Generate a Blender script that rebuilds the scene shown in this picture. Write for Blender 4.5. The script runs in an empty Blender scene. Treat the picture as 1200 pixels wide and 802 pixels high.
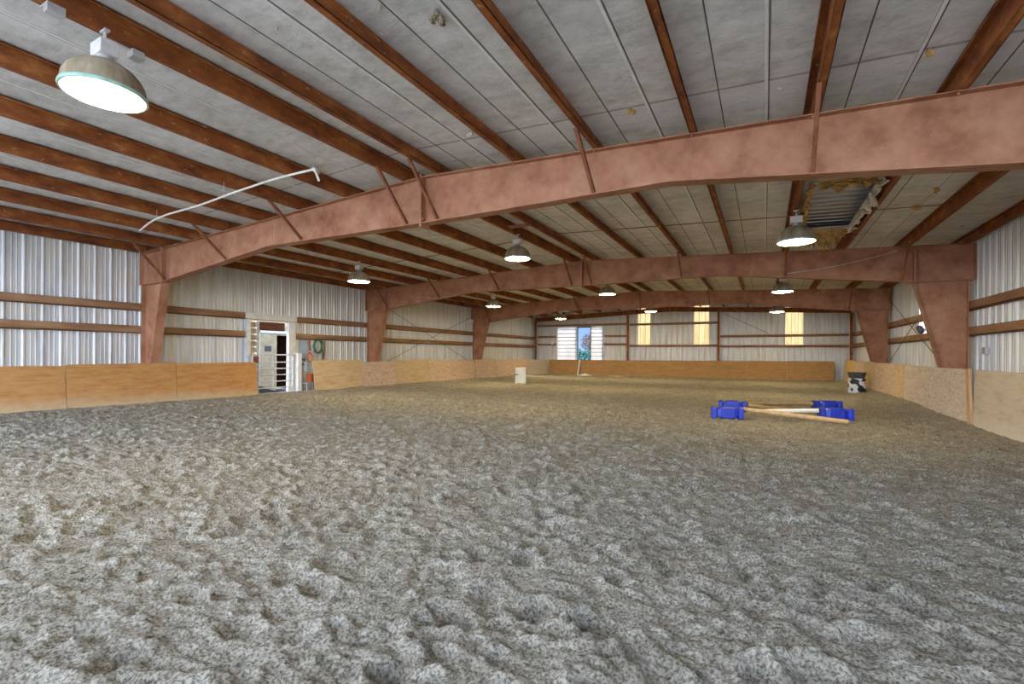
import bpy, math, random
import numpy as np
from mathutils import Vector, Matrix
random.seed(7)
rng = np.random.default_rng(11)
S = bpy.context.scene
COL = S.collection
BASE = {}

# ------------------------------------------------------------------ layout
XL, XR, M = -13.88, 4.012, -4.934           # side walls and ridge
Y1, B = 6.158, 7.62                          # first portal frame, bay length
YF = [Y1, Y1 + B, Y1 + 2 * B]
Y0, YE = -2.6, Y1 + 3 * B                    # open near end, far end wall
HC = 1.30
def zr(x): return 3.785 + .405 * (1 - abs(x - M) / 8.946)   # top of the rafters
def zc(x): return zr(x) + .215                               # underside of the ceiling boards

# ------------------------------------------------------------------ materials
def new_mat(name):
    m = bpy.data.materials.new(name); m.use_nodes = True
    nt = m.node_tree
    return m, nt, nt.nodes['Principled BSDF'], nt.nodes['Material Output']

def node(nt, typ, **kw):
    n = nt.nodes.new(typ)
    for k, v in kw.items():
        if k in n.inputs: n.inputs[k].default_value = v
        else: setattr(n, k, v)
    return n

def coords(nt, scale=(1, 1, 1), rnd=False):
    tc = node(nt, 'ShaderNodeTexCoord'); mp = node(nt, 'ShaderNodeMapping')
    mp.inputs['Scale'].default_value = scale
    nt.links.new(tc.outputs['Object'], mp.inputs['Vector'])
    if rnd:
        oi = node(nt, 'ShaderNodeObjectInfo'); mu = node(nt, 'ShaderNodeMath', operation='MULTIPLY'); mu.inputs[1].default_value = 37.0
        nt.links.new(oi.outputs['Random'], mu.inputs[0])
        nt.links.new(mu.outputs[0], mp.inputs['Location'])
    return mp.outputs['Vector']

def ramp(nt, fac, stops):
    r = node(nt, 'ShaderNodeValToRGB'); e = r.color_ramp.elements
    while len(e) < len(stops): e.new(.5)
    for q, (p, c) in zip(e, stops): q.position = p; q.color = (*c, 1)
    nt.links.new(fac, r.inputs['Fac']); return r.outputs['Color']

def noise(nt, vec, scale, detail=5, rough=.6):
    n = node(nt, 'ShaderNodeTexNoise', Scale=scale, Detail=detail, Roughness=rough)
    nt.links.new(vec, n.inputs['Vector']); return n.outputs['Fac']

def mix(nt, fac, a, b, mode='MIX'):
    m = node(nt, 'ShaderNodeMix', data_type='RGBA', blend_type=mode)
    for s, v in ((m.inputs['Factor'], fac), (m.inputs[6], a), (m.inputs[7], b)):
        if hasattr(v, 'links'): nt.links.new(v, s)
        elif isinstance(v, tuple): s.default_value = (*v, 1)
        else: s.default_value = v
    return m.outputs[2]

def bump(nt, bs, h, strength, dist=.02):
    b = node(nt, 'ShaderNodeBump', Strength=strength, Distance=dist)
    nt.links.new(h, b.inputs['Height']); nt.links.new(b.outputs[0], bs.inputs['Normal'])

def surf(name, stops, scale=3., stretch=(1, 1, 1), rough=.75, metal=0., bmp=.15, speck=None, rnd=True, detail=6, bscale=None):
    m, nt, bs, out = new_mat(name)
    v = coords(nt, stretch, rnd)
    n = noise(nt, v, scale, detail, .65)
    c = ramp(nt, n, stops)
    if speck:
        s = noise(nt, v, speck[0], 3, .6)
        f = ramp(nt, s, [(speck[1], (0, 0, 0)), (speck[1] + .05, (1, 1, 1))])
        c = mix(nt, f, c, speck[2])
    nt.links.new(c, bs.inputs['Base Color'])
    bs.inputs['Roughness'].default_value = rough; bs.inputs['Metallic'].default_value = metal
    if bmp: bump(nt, bs, noise(nt, v, bscale or scale * 8, 4, .6), bmp, .01)
    return m

def plain(name, c, rough=.6, metal=0.):
    d = tuple(x * .72 for x in c)
    return surf(name, [(.3, d), (.6, c)], 9., rough=rough, metal=metal, bmp=.05)

def translucent(name, c, cd, scale, stretch, emit=None):
    m, nt, bs, out = new_mat(name)
    v = coords(nt, stretch)
    col = ramp(nt, noise(nt, v, scale, 4, .6), [(.3, cd), (.65, c)])
    nt.links.new(col, bs.inputs['Base Color']); bs.inputs['Roughness'].default_value = .5
    tr = node(nt, 'ShaderNodeBsdfTranslucent'); nt.links.new(col, tr.inputs['Color'])
    mx = node(nt, 'ShaderNodeMixShader', Fac=.75)
    nt.links.new(bs.outputs[0], mx.inputs[1]); nt.links.new(tr.outputs[0], mx.inputs[2])
    nt.links.new(mx.outputs[0], out.inputs['Surface'])
    return m

MT = {}
MT['girder'] = surf('red_oxide_girder', [(.28, (.21, .075, .030)), (.48, (.355, .155, .078)), (.68, (.46, .24, .135))], 2.4, rough=.7, bmp=.2, speck=(26., .70, (.44, .27, .16)), detail=9)
MT['purlin'] = surf('rusty_purlin', [(.33, (.11, .026, .005)), (.47, (.23, .062, .010)), (.56, (.29, .088, .015)), (.68, (.42, .17, .045))], 5., (1, .5, 1), rough=.72, bmp=.3, speck=(22., .66, (.46, .26, .12)), detail=9)
MT['girt'] = surf('brown_girt', [(.3, (.19, .085, .035)), (.5, (.30, .155, .072)), (.7, (.42, .25, .13))], 2.5, (.4, .4, 2), rough=.75, bmp=.12)
MT['brace'] = surf('rusty_brace', [(.3, (.16, .05, .02)), (.65, (.30, .11, .05))], 6., rough=.75)
MT['galv'] = None
def galvanised(name, tint, blotch):
    m, nt, bs, out = new_mat(name)
    v = coords(nt, (1.5, 1.5, .12)); v2 = coords(nt, (1, 1, 1))
    c = ramp(nt, noise(nt, v, 5., 6, .65), [(.28, tuple(t * .62 for t in tint)), (.5, tint), (.72, tuple(min(.9, t * 1.22) for t in tint))])
    f = ramp(nt, noise(nt, v2, .8, 4, .55), [(.42, (0, 0, 0)), (.68, (.8, .8, .8))])
    c = mix(nt, f, c, blotch)
    nt.links.new(c, bs.inputs['Base Color'])
    bs.inputs['Metallic'].default_value = .25; bs.inputs['Roughness'].default_value = .55
    bump(nt, bs, noise(nt, v2, 6., 3, .5), .12, .01)
    return m
MT['galv'] = galvanised('galvanised_sheet', (.68, .69, .68), (.64, .61, .52))
MT['deck'] = surf('roof_deck_sheet', [(.3, (.42, .45, .5)), (.7, (.6, .63, .68))], 3., rough=.28, metal=.9)

def ceiling_mat():
    m, nt, bs, out = new_mat('grey_ceiling_board')
    v = coords(nt, (1, 1, 1)); vs = coords(nt, (1., 1.5, 1))
    c = ramp(nt, noise(nt, vs, 3.2, 9, .72), [(.30, (.50, .495, .47)), (.5, (.70, .70, .67)), (.68, (.84, .84, .82))])
    g = ramp(nt, noise(nt, v, .7, 5, .6), [(.36, (.72, .71, .68)), (.64, (1, 1, 1))])
    c = mix(nt, .55, c, g, 'MULTIPLY')
    fl = ramp(nt, noise(nt, coords(nt, (3, 1, 1)), 14., 4, .7), [(.62, (0, 0, 0)), (.72, (1, 1, 1))])
    c = mix(nt, fl, c, (.70, .70, .68))
    # the strip of newer board before each frame, and the dark joint beside it
    tc = node(nt, 'ShaderNodeTexCoord'); sp = node(nt, 'ShaderNodeSeparateXYZ'); nt.links.new(tc.outputs['Object'], sp.inputs[0])
    a = node(nt, 'ShaderNodeMath', operation='SUBTRACT'); a.inputs[1].default_value = Y1 - 2 * B; nt.links.new(sp.outputs['Y'], a.inputs[0])
    d = node(nt, 'ShaderNodeMath', operation='DIVIDE'); d.inputs[1].default_value = B; nt.links.new(a.outputs[0], d.inputs[0])
    fr = node(nt, 'ShaderNodeMath', operation='FRACT'); nt.links.new(d.outputs[0], fr.inputs[0])
    f2 = ramp(nt, fr.outputs[0], [(.0, (.0, .0, .0)), (.925, (0, 0, 0)), (.928, (1, 1, 1)), (1., (1, 1, 1))])
    c = mix(nt, f2, c, mix(nt, .45, c, (.74, .76, .75)))
    f3 = ramp(nt, fr.outputs[0], [(.0, (1, 1, 1)), (.9240, (1, 1, 1)), (.9245, (.12, .11, .1)), (.9256, (.12, .11, .1)), (.9261, (1, 1, 1))])
    c = mix(nt, 1., c, f3, 'MULTIPLY')
    nt.links.new(c, bs.inputs['Base Color']); bs.inputs['Roughness'].default_value = .8
    bump(nt, bs, noise(nt, vs, 9., 8, .75), .5, .03)
    return m
MT['ceiling'] = ceiling_mat()
MT['seam'] = surf('seam_strip', [(.3, (.70, .70, .68)), (.7, (.86, .86, .83))], 3., rough=.6)
MT['seam_dark'] = plain('dark_board_joint', (.13, .12, .11), .9)

def sand_mat():
    m, nt, bs, out = new_mat('arena_sand')
    v = coords(nt)
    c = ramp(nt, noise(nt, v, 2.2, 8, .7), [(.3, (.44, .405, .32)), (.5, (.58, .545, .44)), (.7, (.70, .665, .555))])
    s = ramp(nt, noise(nt, v, 70., 4, .7), [(.40, (.30, .285, .265)), (.5, (.88, .87, .86)), (.58, (1.25, 1.25, 1.25))])  # grain speckle, contrast raised to stand in for shade between the clods
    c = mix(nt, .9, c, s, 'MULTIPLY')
    q = ramp(nt, noise(nt, v, 13., 6, .75), [(.34, (.60, .58, .55)), (.50, (1, 1, 1))])  # random mottle paints the darkness of shaded pits into the sand colour
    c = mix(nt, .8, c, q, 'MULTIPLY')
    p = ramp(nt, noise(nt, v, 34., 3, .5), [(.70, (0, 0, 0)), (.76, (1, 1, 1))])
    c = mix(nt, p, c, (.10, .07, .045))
    nt.links.new(c, bs.inputs['Base Color']); bs.inputs['Roughness'].default_value = .95
    bs.inputs['Specular IOR Level'].default_value = .1
    bump(nt, bs, noise(nt, v, 34., 8, .85), 1., .09)
    return m
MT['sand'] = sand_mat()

def ply_mat(name, a, b, c3, osb=False, dust=None):
    m, nt, bs, out = new_mat(name)
    v = coords(nt, (1, 1, 1), True)
    col = ramp(nt, noise(nt, coords(nt, (.6, .6, 3.2), True), 4., 7, .7), [(.3, a), (.5, b), (.72, c3)])
    if osb:
        vo = node(nt, 'ShaderNodeTexVoronoi', Scale=30., Randomness=1.); nt.links.new(coords(nt, (1, 1, 1.8), True), vo.inputs['Vector'])
        bw = node(nt, 'ShaderNodeRGBToBW'); nt.links.new(vo.outputs['Color'], bw.inputs[0])
        k = ramp(nt, bw.outputs[0], [(.2, (.62, .58, .54)), (.5, (.95, .93, .92)), (.8, (1.18, 1.12, 1.1))])
        col = mix(nt, .7, col, k, 'MULTIPLY')
    sp = ramp(nt, noise(nt, v, 7., 5, .7), [(.66, (0, 0, 0)), (.74, (1, 1, 1))])
    col = mix(nt, sp, col, tuple(x * .45 for x in a))
    if dust:
        tc = node(nt, 'ShaderNodeTexCoord'); se = node(nt, 'ShaderNodeSeparateXYZ'); nt.links.new(tc.outputs['Object'], se.inputs[0])
        w = node(nt, 'ShaderNodeMath', operation='ADD'); nt.links.new(se.outputs['Z'], w.inputs[0])
        n2 = node(nt, 'ShaderNodeMath', operation='MULTIPLY'); n2.inputs[1].default_value = .5; nt.links.new(noise(nt, v, 5., 6, .7), n2.inputs[0]); nt.links.new(n2.outputs[0], w.inputs[1])
        f = ramp(nt, w.outputs[0], [(.36, (1, 1, 1)), (.62, (0, 0, 0))])
        col = mix(nt, f, col, dust)
    nt.links.new(col, bs.inputs['Base Color']); bs.inputs['Roughness'].default_value = .8
    bump(nt, bs, noise(nt, v, 20., 4, .6), .15, .01)
    return m
MT['ply_orange'] = ply_mat('orange_plywood', (.34, .15, .038), (.46, .225, .068), (.53, .29, .105), dust=(.50, .36, .20))
MT['ply_pale'] = ply_mat('pale_plywood', (.42, .29, .15), (.55, .40, .22), (.62, .48, .30))
MT['osb_pink'] = ply_mat('pinkish_strand_board', (.46, .33, .225), (.60, .455, .33), (.68, .54, .415), True)
MT['osb_grey'] = ply_mat('grey_strand_board', (.46, .385, .29), (.58, .50, .395), (.66, .59, .485), True)
MT['ply_grey'] = ply_mat('grey_plywood', (.36, .30, .21), (.46, .39, .29), (.52, .46, .36), dust=(.52, .46, .36))
MT['ply_brown'] = ply_mat('brown_plywood', (.27, .145, .045), (.36, .20, .07), (.43, .26, .10))
MT['ply_yellow'] = ply_mat('yellow_plywood', (.42, .28, .11), (.54, .38, .17), (.60, .46, .25))

MT['white'] = surf('white_paint', [(.3, (.60, .60, .57)), (.55, (.76, .76, .73))], 6., rough=.55, speck=(10., .66, (.45, .42, .36)))
MT['white_metal'] = plain('white_pipe', (.72, .72, .70), .45)
MT['beige'] = surf('beige_board', [(.3, (.33, .26, .15)), (.6, (.46, .38, .25))], 5., rough=.7)
MT['dark_wood'] = surf('dark_brown_timber', [(.3, (.07, .025, .012)), (.6, (.15, .055, .03))], 5., (1, .3, 3), rough=.8)
MT['wood'] = surf('bare_wood', [(.3, (.34, .20, .09)), (.6, (.50, .32, .16))], 5., (4, 4, .4), rough=.7)
MT['blue'] = surf('blue_plastic', [(.3, (.010, .026, .30)), (.6, (.018, .044, .46))], 5., rough=.38, bmp=.03, speck=(16., .70, (.2, .22, .5)))
MT['pole_tan'] = surf('tan_pole', [(.3, (.36, .23, .10)), (.6, (.52, .36, .18))], 4., (3, .3, 3), rough=.65)
MT['pole_white'] = surf('white_pole', [(.3, (.55, .53, .46)), (.6, (.75, .73, .66))], 4., rough=.6)
MT['pole_brown'] = surf('brown_pole', [(.3, (.22, .14, .06)), (.6, (.36, .25, .12))], 4., (3, .3, 3), rough=.7)
MT['plastic_grey'] = surf('greyish_white_plastic', [(.3, (.46, .47, .40)), (.6, (.62, .63, .55))], 3., rough=.5)
MT['black'] = plain('black_rubber', (.02, .02, .022), .55)
MT['dark_grey'] = plain('dark_grey_plastic', (.075, .075, .08), .55)
MT['green'] = plain('green_hose', (.03, .16, .07), .5)
MT['red'] = plain('red_rope', (.42, .045, .02), .7)
MT['orange'] = plain('orange_plastic', (.62, .13, .035), .5)
MT['pale_blue'] = plain('pale_blue_cloth', (.42, .56, .68), .8)
MT['maroon'] = plain('maroon_rope', (.20, .055, .045), .8)
MT['steel'] = surf('grey_fixture_steel', [(.3, (.42, .42, .41)), (.6, (.62, .62, .60))], 8., rough=.45, metal=.3)
MT['fluff'] = surf('glass_wool', [(.3, (.28, .13, .03)), (.5, (.50, .29, .085)), (.7, (.68, .50, .22))], 7., rough=.95, bmp=.9, bscale=40.)
MT['scrap'] = surf('pale_insulation_scrap', [(.3, (.42, .36, .26)), (.6, (.70, .66, .56))], 12., rough=.95, bmp=.8, bscale=50.)
MT['tuft'] = surf('brown_tuft', [(.3, (.12, .08, .04)), (.6, (.42, .34, .24))], 14., rough=.95, bmp=.8, bscale=50.)
MT['panel_yellow'] = translucent('aged_fibreglass_sheet', (.62, .52, .27), (.46, .34, .14), 2., (3, 3, .35))
MT['panel_white'] = translucent('white_fibreglass_sheet', (.60, .59, .56), (.50, .49, .46), 2., (1, 1, .3))
MT['leaf'] = surf('foliage', [(.3, (.035, .025, .02)), (.6, (.09, .055, .04))], 4., rough=.8)
MT['hedge'] = surf('hedge_leaves', [(.3, (.006, .04, .032)), (.6, (.016, .09, .068))], 5., rough=.8)
MT['bark'] = plain('bark', (.10, .06, .04), .9)
MT['soil'] = surf('yard_ground', [(.3, (.50, .47, .42)), (.6, (.62, .58, .52))], 1.2, rough=.95)

def shade_mat():
    m, nt, bs, out = new_mat('grimy_lamp_shade')
    v = coords(nt)
    c = ramp(nt, noise(nt, coords(nt, (1, 1, .25)), 7., 6, .7), [(.3, (.16, .12, .07)), (.5, (.32, .26, .17)), (.7, (.48, .42, .31))])
    nt.links.new(c, bs.inputs['Base Color']); bs.inputs['Roughness'].default_value = .5
    tr = node(nt, 'ShaderNodeBsdfTranslucent'); tr.inputs['Color'].default_value = (.5, .42, .3, 1)
    mx = node(nt, 'ShaderNodeMixShader', Fac=.06); nt.links.new(bs.outputs[0], mx.inputs[1]); nt.links.new(tr.outputs[0], mx.inputs[2])
    nt.links.new(mx.outputs[0], out.inputs['Surface']); return m
MT['shade'] = shade_mat()
MT['rim'] = plain('greenish_glass_rim', (.36, .60, .50), .3)
LAMP = 108.
def lens_mat():
    m, nt, bs, out = new_mat('glowing_lens')
    em = node(nt, 'ShaderNodeEmission'); em.inputs['Color'].default_value = (1.0, .76, .38, 1); em.inputs['Strength'].default_value = LAMP
    nt.links.new(em.outputs[0], out.inputs['Surface']); return m
MT['lens'] = lens_mat()
def cow_mat():
    m, nt, bs, out = new_mat('black_patched_white_plastic')
    v = coords(nt, (1, 1, 1))
    f = ramp(nt, noise(nt, v, 4.6, 1, .3), [(.53, (0, 0, 0)), (.54, (1, 1, 1))])
    c = mix(nt, f, (.66, .70, .72), (.02, .022, .03))
    nt.links.new(c, bs.inputs['Base Color']); bs.inputs['Roughness'].default_value = .45
    return m
MT['cow'] = cow_mat()

# ------------------------------------------------------------------ mesh helpers
class MB:
    def __init__(s): s.v = []; s.f = []; s.smooth = False
    def add(s, vs, fs):
        b = len(s.v); s.v += [tuple(p) for p in vs]; s.f += [tuple(b + i for i in q) for q in fs]; return s
    def box(s, lo, hi):
        (a, b, c), (d, e, f) = lo, hi
        return s.add([(a, b, c), (d, b, c), (d, e, c), (a, e, c), (a, b, f), (d, b, f), (d, e, f), (a, e, f)],
                     [(3, 2, 1, 0), (4, 5, 6, 7), (0, 1, 5, 4), (1, 2, 6, 5), (2, 3, 7, 6), (3, 0, 4, 7)])
    def obox(s, c, size, mat):
        x, y, z = (q / 2 for q in size)
        vs = [Vector(c) + mat @ Vector((i * x, j * y, k * z)) for k in (-1, 1) for i, j in ((-1, -1), (1, -1), (1, 1), (-1, 1))]
        return s.add(vs, [(3, 2, 1, 0), (4, 5, 6, 7), (0, 1, 5, 4), (1, 2, 6, 5), (2, 3, 7, 6), (3, 0, 4, 7)])
    def prism(s, poly, axis, a, b):
        """poly: 2-D outline; axis 'Y' gives (x,z) outline pushed along y, 'X' gives (y,z), 'Z' gives (x,y)."""
        f = {'Y': lambda p, t: (p[0], t, p[1]), 'X': lambda p, t: (t, p[0], p[1]), 'Z': lambda p, t: (p[0], p[1], t)}[axis]
        n = len(poly)
        return s.add([f(p, a) for p in poly] + [f(p, b) for p in poly],
                     [tuple(range(n))[::-1], tuple(range(n, 2 * n))] + [(i, (i + 1) % n, n + (i + 1) % n, n + i) for i in range(n)])
    def sheet(s, line, axis, a, b):
        """an open profile swept between a and b"""
        f = {'Y': lambda p, t: (p[0], t, p[1]), 'X': lambda p, t: (t, p[0], p[1]), 'Z': lambda p, t: (p[0], p[1], t)}[axis]
        n = len(line)
        return s.add([f(p, a) for p in line] + [f(p, b) for p in line], [(i, i + 1, n + i + 1, n + i) for i in range(n - 1)])
    def tube(s, pts, r, n=8, closed=False):
        pts = [Vector(p) for p in pts]; N = len(pts); rings = []
        rr = r if isinstance(r, (list, tuple)) else [r] * N
        for i, p in enumerate(pts):
            a = pts[i - 1] if (i or closed) else p; b = pts[(i + 1) % N] if (i < N - 1 or closed) else p
            t = (b - a).normalized(); u = t.orthogonal() if abs(t.z) > .9 else t.cross(Vector((0, 0, 1)))
            u.normalize(); w = t.cross(u)
            rings.append([p + (u * math.cos(k * math.tau / n) + w * math.sin(k * math.tau / n)) * rr[i] for k in range(n)])
        vs = [q for g in rings for q in g]; fs = []
        for i in range(N if closed else N - 1):
            j = (i + 1) % N
            fs += [(i * n + k, i * n + (k + 1) % n, j * n + (k + 1) % n, j * n + k) for k in range(n)]
        if not closed: fs += [tuple(range(n))[::-1], tuple(range((N - 1) * n, N * n))]
        s.smooth = True
        return s.add(vs, fs)
    def lathe(s, prof, n=32, c=(0, 0, 0)):
        vs = [(c[0] + r * math.cos(k * math.tau / n), c[1] + r * math.sin(k * math.tau / n), c[2] + z) for r, z in prof for k in range(n)]
        fs = [(i * n + k, i * n + (k + 1) % n, (i + 1) * n + (k + 1) % n, (i + 1) * n + k) for i in range(len(prof) - 1) for k in range(n)]
        if prof[0][0] > 1e-4: fs.append(tuple(range(n))[::-1])
        if prof[-1][0] > 1e-4: fs.append(tuple(range((len(prof) - 1) * n, len(prof) * n)))
        s.smooth = True
        return s.add(vs, fs)
    def build(s, name, mat, parent=None, base=None, bevel=0.):
        if parent is not None: base = BASE[parent.name]
        b = Vector(base or (0, 0, 0))
        me = bpy.data.meshes.new(name)
        me.from_pydata([tuple(Vector(p) - b) for p in s.v], [], s.f); me.update()
        if s.smooth:
            me.polygons.foreach_set('use_smooth', [True] * len(me.polygons))
            try: me.set_sharp_from_angle(angle=math.radians(40))
            except Exception: pass
        me.materials.append(MT[mat] if isinstance(mat, str) else mat)
        o = bpy.data.objects.new(name, me); COL.objects.link(o)
        if parent is not None: o.parent = parent
        else: o.location = b
        BASE[o.name] = b
        if bevel:
            md = o.modifiers.new('soft_edges', 'BEVEL'); md.width = bevel; md.segments = 2; md.limit_method = 'ANGLE'
        return o

def tag(o, label, cat, group=None, kind=None):
    if label: o['label'] = label
    if cat: o['category'] = cat
    if group: o['group'] = group
    if kind: o['kind'] = kind
    return o
def thing(name, label, cat, loc, group=None):
    o = bpy.data.objects.new(name, None); COL.objects.link(o); o.location = loc; o.empty_display_size = .2
    BASE[o.name] = Vector(loc); return tag(o, label, cat, group)
def structure(o, label=None, cat=None): return tag(o, label, cat, kind='structure')
def copy_tree(o, loc, label, rotz=0.):
    c = o.copy(); COL.objects.link(c); c.location = loc; c.rotation_euler = (0, 0, rotz); c['label'] = label
    for ch in list(o.children):
        d = ch.copy(); COL.objects.link(d); d.parent = c
        for g in list(ch.children):
            e = g.copy(); COL.objects.link(e); e.parent = d
    return c

# ------------------------------------------------------------------ sand floor
def lattice(ix, iy, seed):
    h = (ix * 374761393 + iy * 668265263 + seed * 1442695041).astype(np.int64) & 0xffffffff
    h = ((h ^ (h >> 13)) * 1274126177) & 0xffffffff
    return ((h ^ (h >> 16)) & 0xffff) / 65535.
def vnoise(x, y, seed):
    ix, iy = np.floor(x).astype(np.int64), np.floor(y).astype(np.int64); fx, fy = x - ix, y - iy
    fx = fx * fx * fx * (fx * (fx * 6 - 15) + 10); fy = fy * fy * fy * (fy * (fy * 6 - 15) + 10)
    a, b = lattice(ix, iy, seed), lattice(ix + 1, iy, seed); c, d = lattice(ix, iy + 1, seed), lattice(ix + 1, iy + 1, seed)
    return (a + (b - a) * fx) * (1 - fy) + (c + (d - c) * fx) * fy - .5
def make_floor():
    xs = np.arange(XL - .0, XR + .02, .02)
    ys = [Y0 - .0]
    while ys[-1] < YE - .02:
        y = ys[-1]; ys.append(y + (.09 if y < .2 else .015 if y < 4 else min(.10, .015 + .006 * (y - 4))))
    ys = np.array(ys)
    X, Y = np.meshgrid(xs, ys)
    Z = np.zeros_like(X)
    ca, sa = math.cos(.5), math.sin(.5)
    U, V = X * ca + Y * sa, -X * sa + Y * ca
    for sc, amp, sd in ((1.6, .025, 1), (.55, .022, 2), (.24, .020, 3), (.11, .021, 4), (.05, .019, 5), (.03, .010, 6)):
        n = vnoise(U / sc + 31.7, V / (sc * (1.5 if sc > .2 else 1.)) + 17.3, sd)
        Z += amp * (n if sc > .3 else .5 - 2.2 * np.abs(n))
    # hoof prints: a dished print with a pushed-up rim
    for k in range(7500):
        cx, cy = rng.uniform(XL + 1.2, XR - 1., ), rng.uniform(.2, YE - 1.)
        r = rng.uniform(.035, .085); dp = rng.uniform(.012, .042); st = rng.uniform(1., 1.7); an = rng.uniform(0, math.pi)
        R = r * 2.6
        i0, i1 = np.searchsorted(ys, [cy - R, cy + R]); j0, j1 = np.searchsorted(xs, [cx - R, cx + R])
        dx, dy = X[i0:i1, j0:j1] - cx, Y[i0:i1, j0:j1] - cy
        a = (dx * math.cos(an) + dy * math.sin(an)) / st; b = -dx * math.sin(an) + dy * math.cos(an)
        d = np.sqrt(a * a + b * b) / r
        Z[i0:i1, j0:j1] += -dp * np.exp(-(d ** 2) * 1.1) + .55 * dp * np.exp(-((d - 1.45) / .38) ** 2) * (.6 + .6 * (a > 0))
    # loose clods
    for k in range(2600):
        cx, cy = rng.uniform(XL + 1., XR - .8), rng.uniform(.3, 12.); r = rng.uniform(.02, .045)
        i0, i1 = np.searchsorted(ys, [cy - 2 * r, cy + 2 * r]); j0, j1 = np.searchsorted(xs, [cx - 2 * r, cx + 2 * r])
        d2 = ((X[i0:i1, j0:j1] - cx) ** 2 + (Y[i0:i1, j0:j1] - cy) ** 2) / r ** 2
        Z[i0:i1, j0:j1] += r * .75 * np.exp(-d2 * 1.2)
    # sand pushed up along the kickboards
    eL, eR, eE = X - (XL + .85), (XR - .62) - X, (YE - .55) - Y
    hR = .05 + .12 * np.clip((Y - 11.5) / 4., 0, 1)
    Z += np.maximum(np.maximum(.09 * np.clip(1 - eL / .9, 0, 1) ** 2, hR * np.clip(1 - eR / .9, 0, 1) ** 2), .09 * np.clip(1 - eE / .9, 0, 1) ** 2)
    e = np.minimum(np.minimum(eL, eR), eE)
    Z *= np.clip(1 - np.clip(-e, 0, .6) / .6 * .5, .3, 1)
    ny, nx = X.shape
    co = np.stack([X, Y, Z], -1).reshape(-1, 3).astype(np.float32)
    i, j = np.meshgrid(np.arange(ny - 1), np.arange(nx - 1), indexing='ij'); a = (i * nx + j).ravel()
    q = np.stack([a, a + 1, a + nx + 1, a + nx], -1).astype(np.int32)
    me = bpy.data.meshes.new('floor'); me.vertices.add(len(co)); me.vertices.foreach_set('co', co.ravel())
    me.loops.add(q.size); me.loops.foreach_set('vertex_index', q.ravel())
    me.polygons.add(len(q)); me.polygons.foreach_set('loop_start', np.arange(0, q.size, 4, dtype=np.int32)); me.polygons.foreach_set('loop_total', np.full(len(q), 4, np.int32))
    me.polygons.foreach_set('use_smooth', np.ones(len(q), bool)); me.update(calc_edges=True)
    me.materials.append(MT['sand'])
    o = bpy.data.objects.new('floor', me); COL.objects.link(o)
    structure(o, 'loose grey brown riding sand covered in hoof prints', 'floor')
make_floor()

# the yard outside
g = MB().box((-70, -60, -.4), (60, 110, -.14)).build('yard_ground', 'soil'); structure(g, 'bare ground outside the building', 'ground')

# ------------------------------------------------------------------ sheet walls
def ribs(a, b, base, d, pitch=.3048):
    """corrugated profile as (along, across) from a to b; d is the rib depth with sign"""
    out = []; k = math.floor(a / pitch)
    while k * pitch < b + pitch:
        o = k * pitch
        for t, h in ((0, 1), (.022, 1), (.045, 0), (.115, 0), (.122, .28), (.135, .28), (.142, 0), (.195, 0), (.202, .28), (.215, .28), (.222, 0), (.282, 0)):
            if a <= o + t <= b: out.append((o + t, base + d * h))
        k += 1
    if not out or out[0][0] > a: out.insert(0, (a, base))
    if out[-1][0] < b: out.append((b, base))
    return out
def side_wall(name, x, d, parts, label):
    mb = MB()
    for y0, y1, z0, z1 in parts:
        mb.sheet([(q[1], q[0]) for q in ribs(y0, y1, x, d)], 'Z', z0, z1)
    structure(mb.build(name, 'galv'), label, 'wall')
ZT = 4.0
side_wall('wall_left', XL - .05, .03, [(Y0, 8.85, -.1, ZT), (8.85, 10.45, 2.36, ZT), (10.45, YE + .08, -.1, ZT)], 'long corrugated grey metal wall left of the arena, with a doorway')
side_wall('wall_right', XR + .05, -.03, [(Y0, 16.6, -.1, ZT), (16.6, 18.05, -.1, 1.98), (16.6, 18.05, 3.62, ZT), (18.05, YE + .08, -.1, ZT)], 'corrugated grey metal wall right of the arena')
def end_wall():
    mb = MB(); yb = YE + .05
    op = [(-12.06, -8.99, -.1, 3.09), (-6.82, -6.06, 1.95, 4.3), (-3.6, -2.8, 1.95, 4.3), (.97, 1.78, 1.93, 4.3)]
    def strip(a, b, z0, z1):
        if z1 - z0 > .01: mb.sheet(ribs(a, b, yb, -.03), 'Z', z0, z1)
    x = XL - .08
    for a, b, z0, z1 in op:
        strip(x, a, -.1, 4.45); strip(a, b, -.1, z0); strip(a, b, z1, 4.45); x = b
    strip(x, XR + .08, -.1, 4.45)
    structure(mb.build('wall_far', 'galv'), 'corrugated metal end wall at the far end with three light panels', 'wall')
end_wall()
# fibreglass light panels in the end wall and right wall: glazing of the room
for k, (a, b, z0, z1) in enumerate([(-6.82, -6.06, 1.95, 4.3), (-3.6, -2.8, 1.95, 4.3), (.97, 1.78, 1.93, 4.3)]):
    w = MB().sheet(ribs(a, b, YE + .045, -.03), 'Z', z0, z1).build('window_%d' % (k + 1), 'panel_yellow')
    structure(w, ['glowing yellow fibreglass panel nearest the white doors', 'middle glowing yellow fibreglass panel of the end wall', 'glowing yellow fibreglass panel at the right of the end wall'][k], 'window')
w = MB().sheet([(q[1], q[0]) for q in ribs(16.6, 18.05, XR + .045, -.03)], 'Z', 1.98, 3.62).build('window_4', 'panel_white')
structure(w, 'bright white fibreglass panel in the right wall behind the steel column', 'window')

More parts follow.
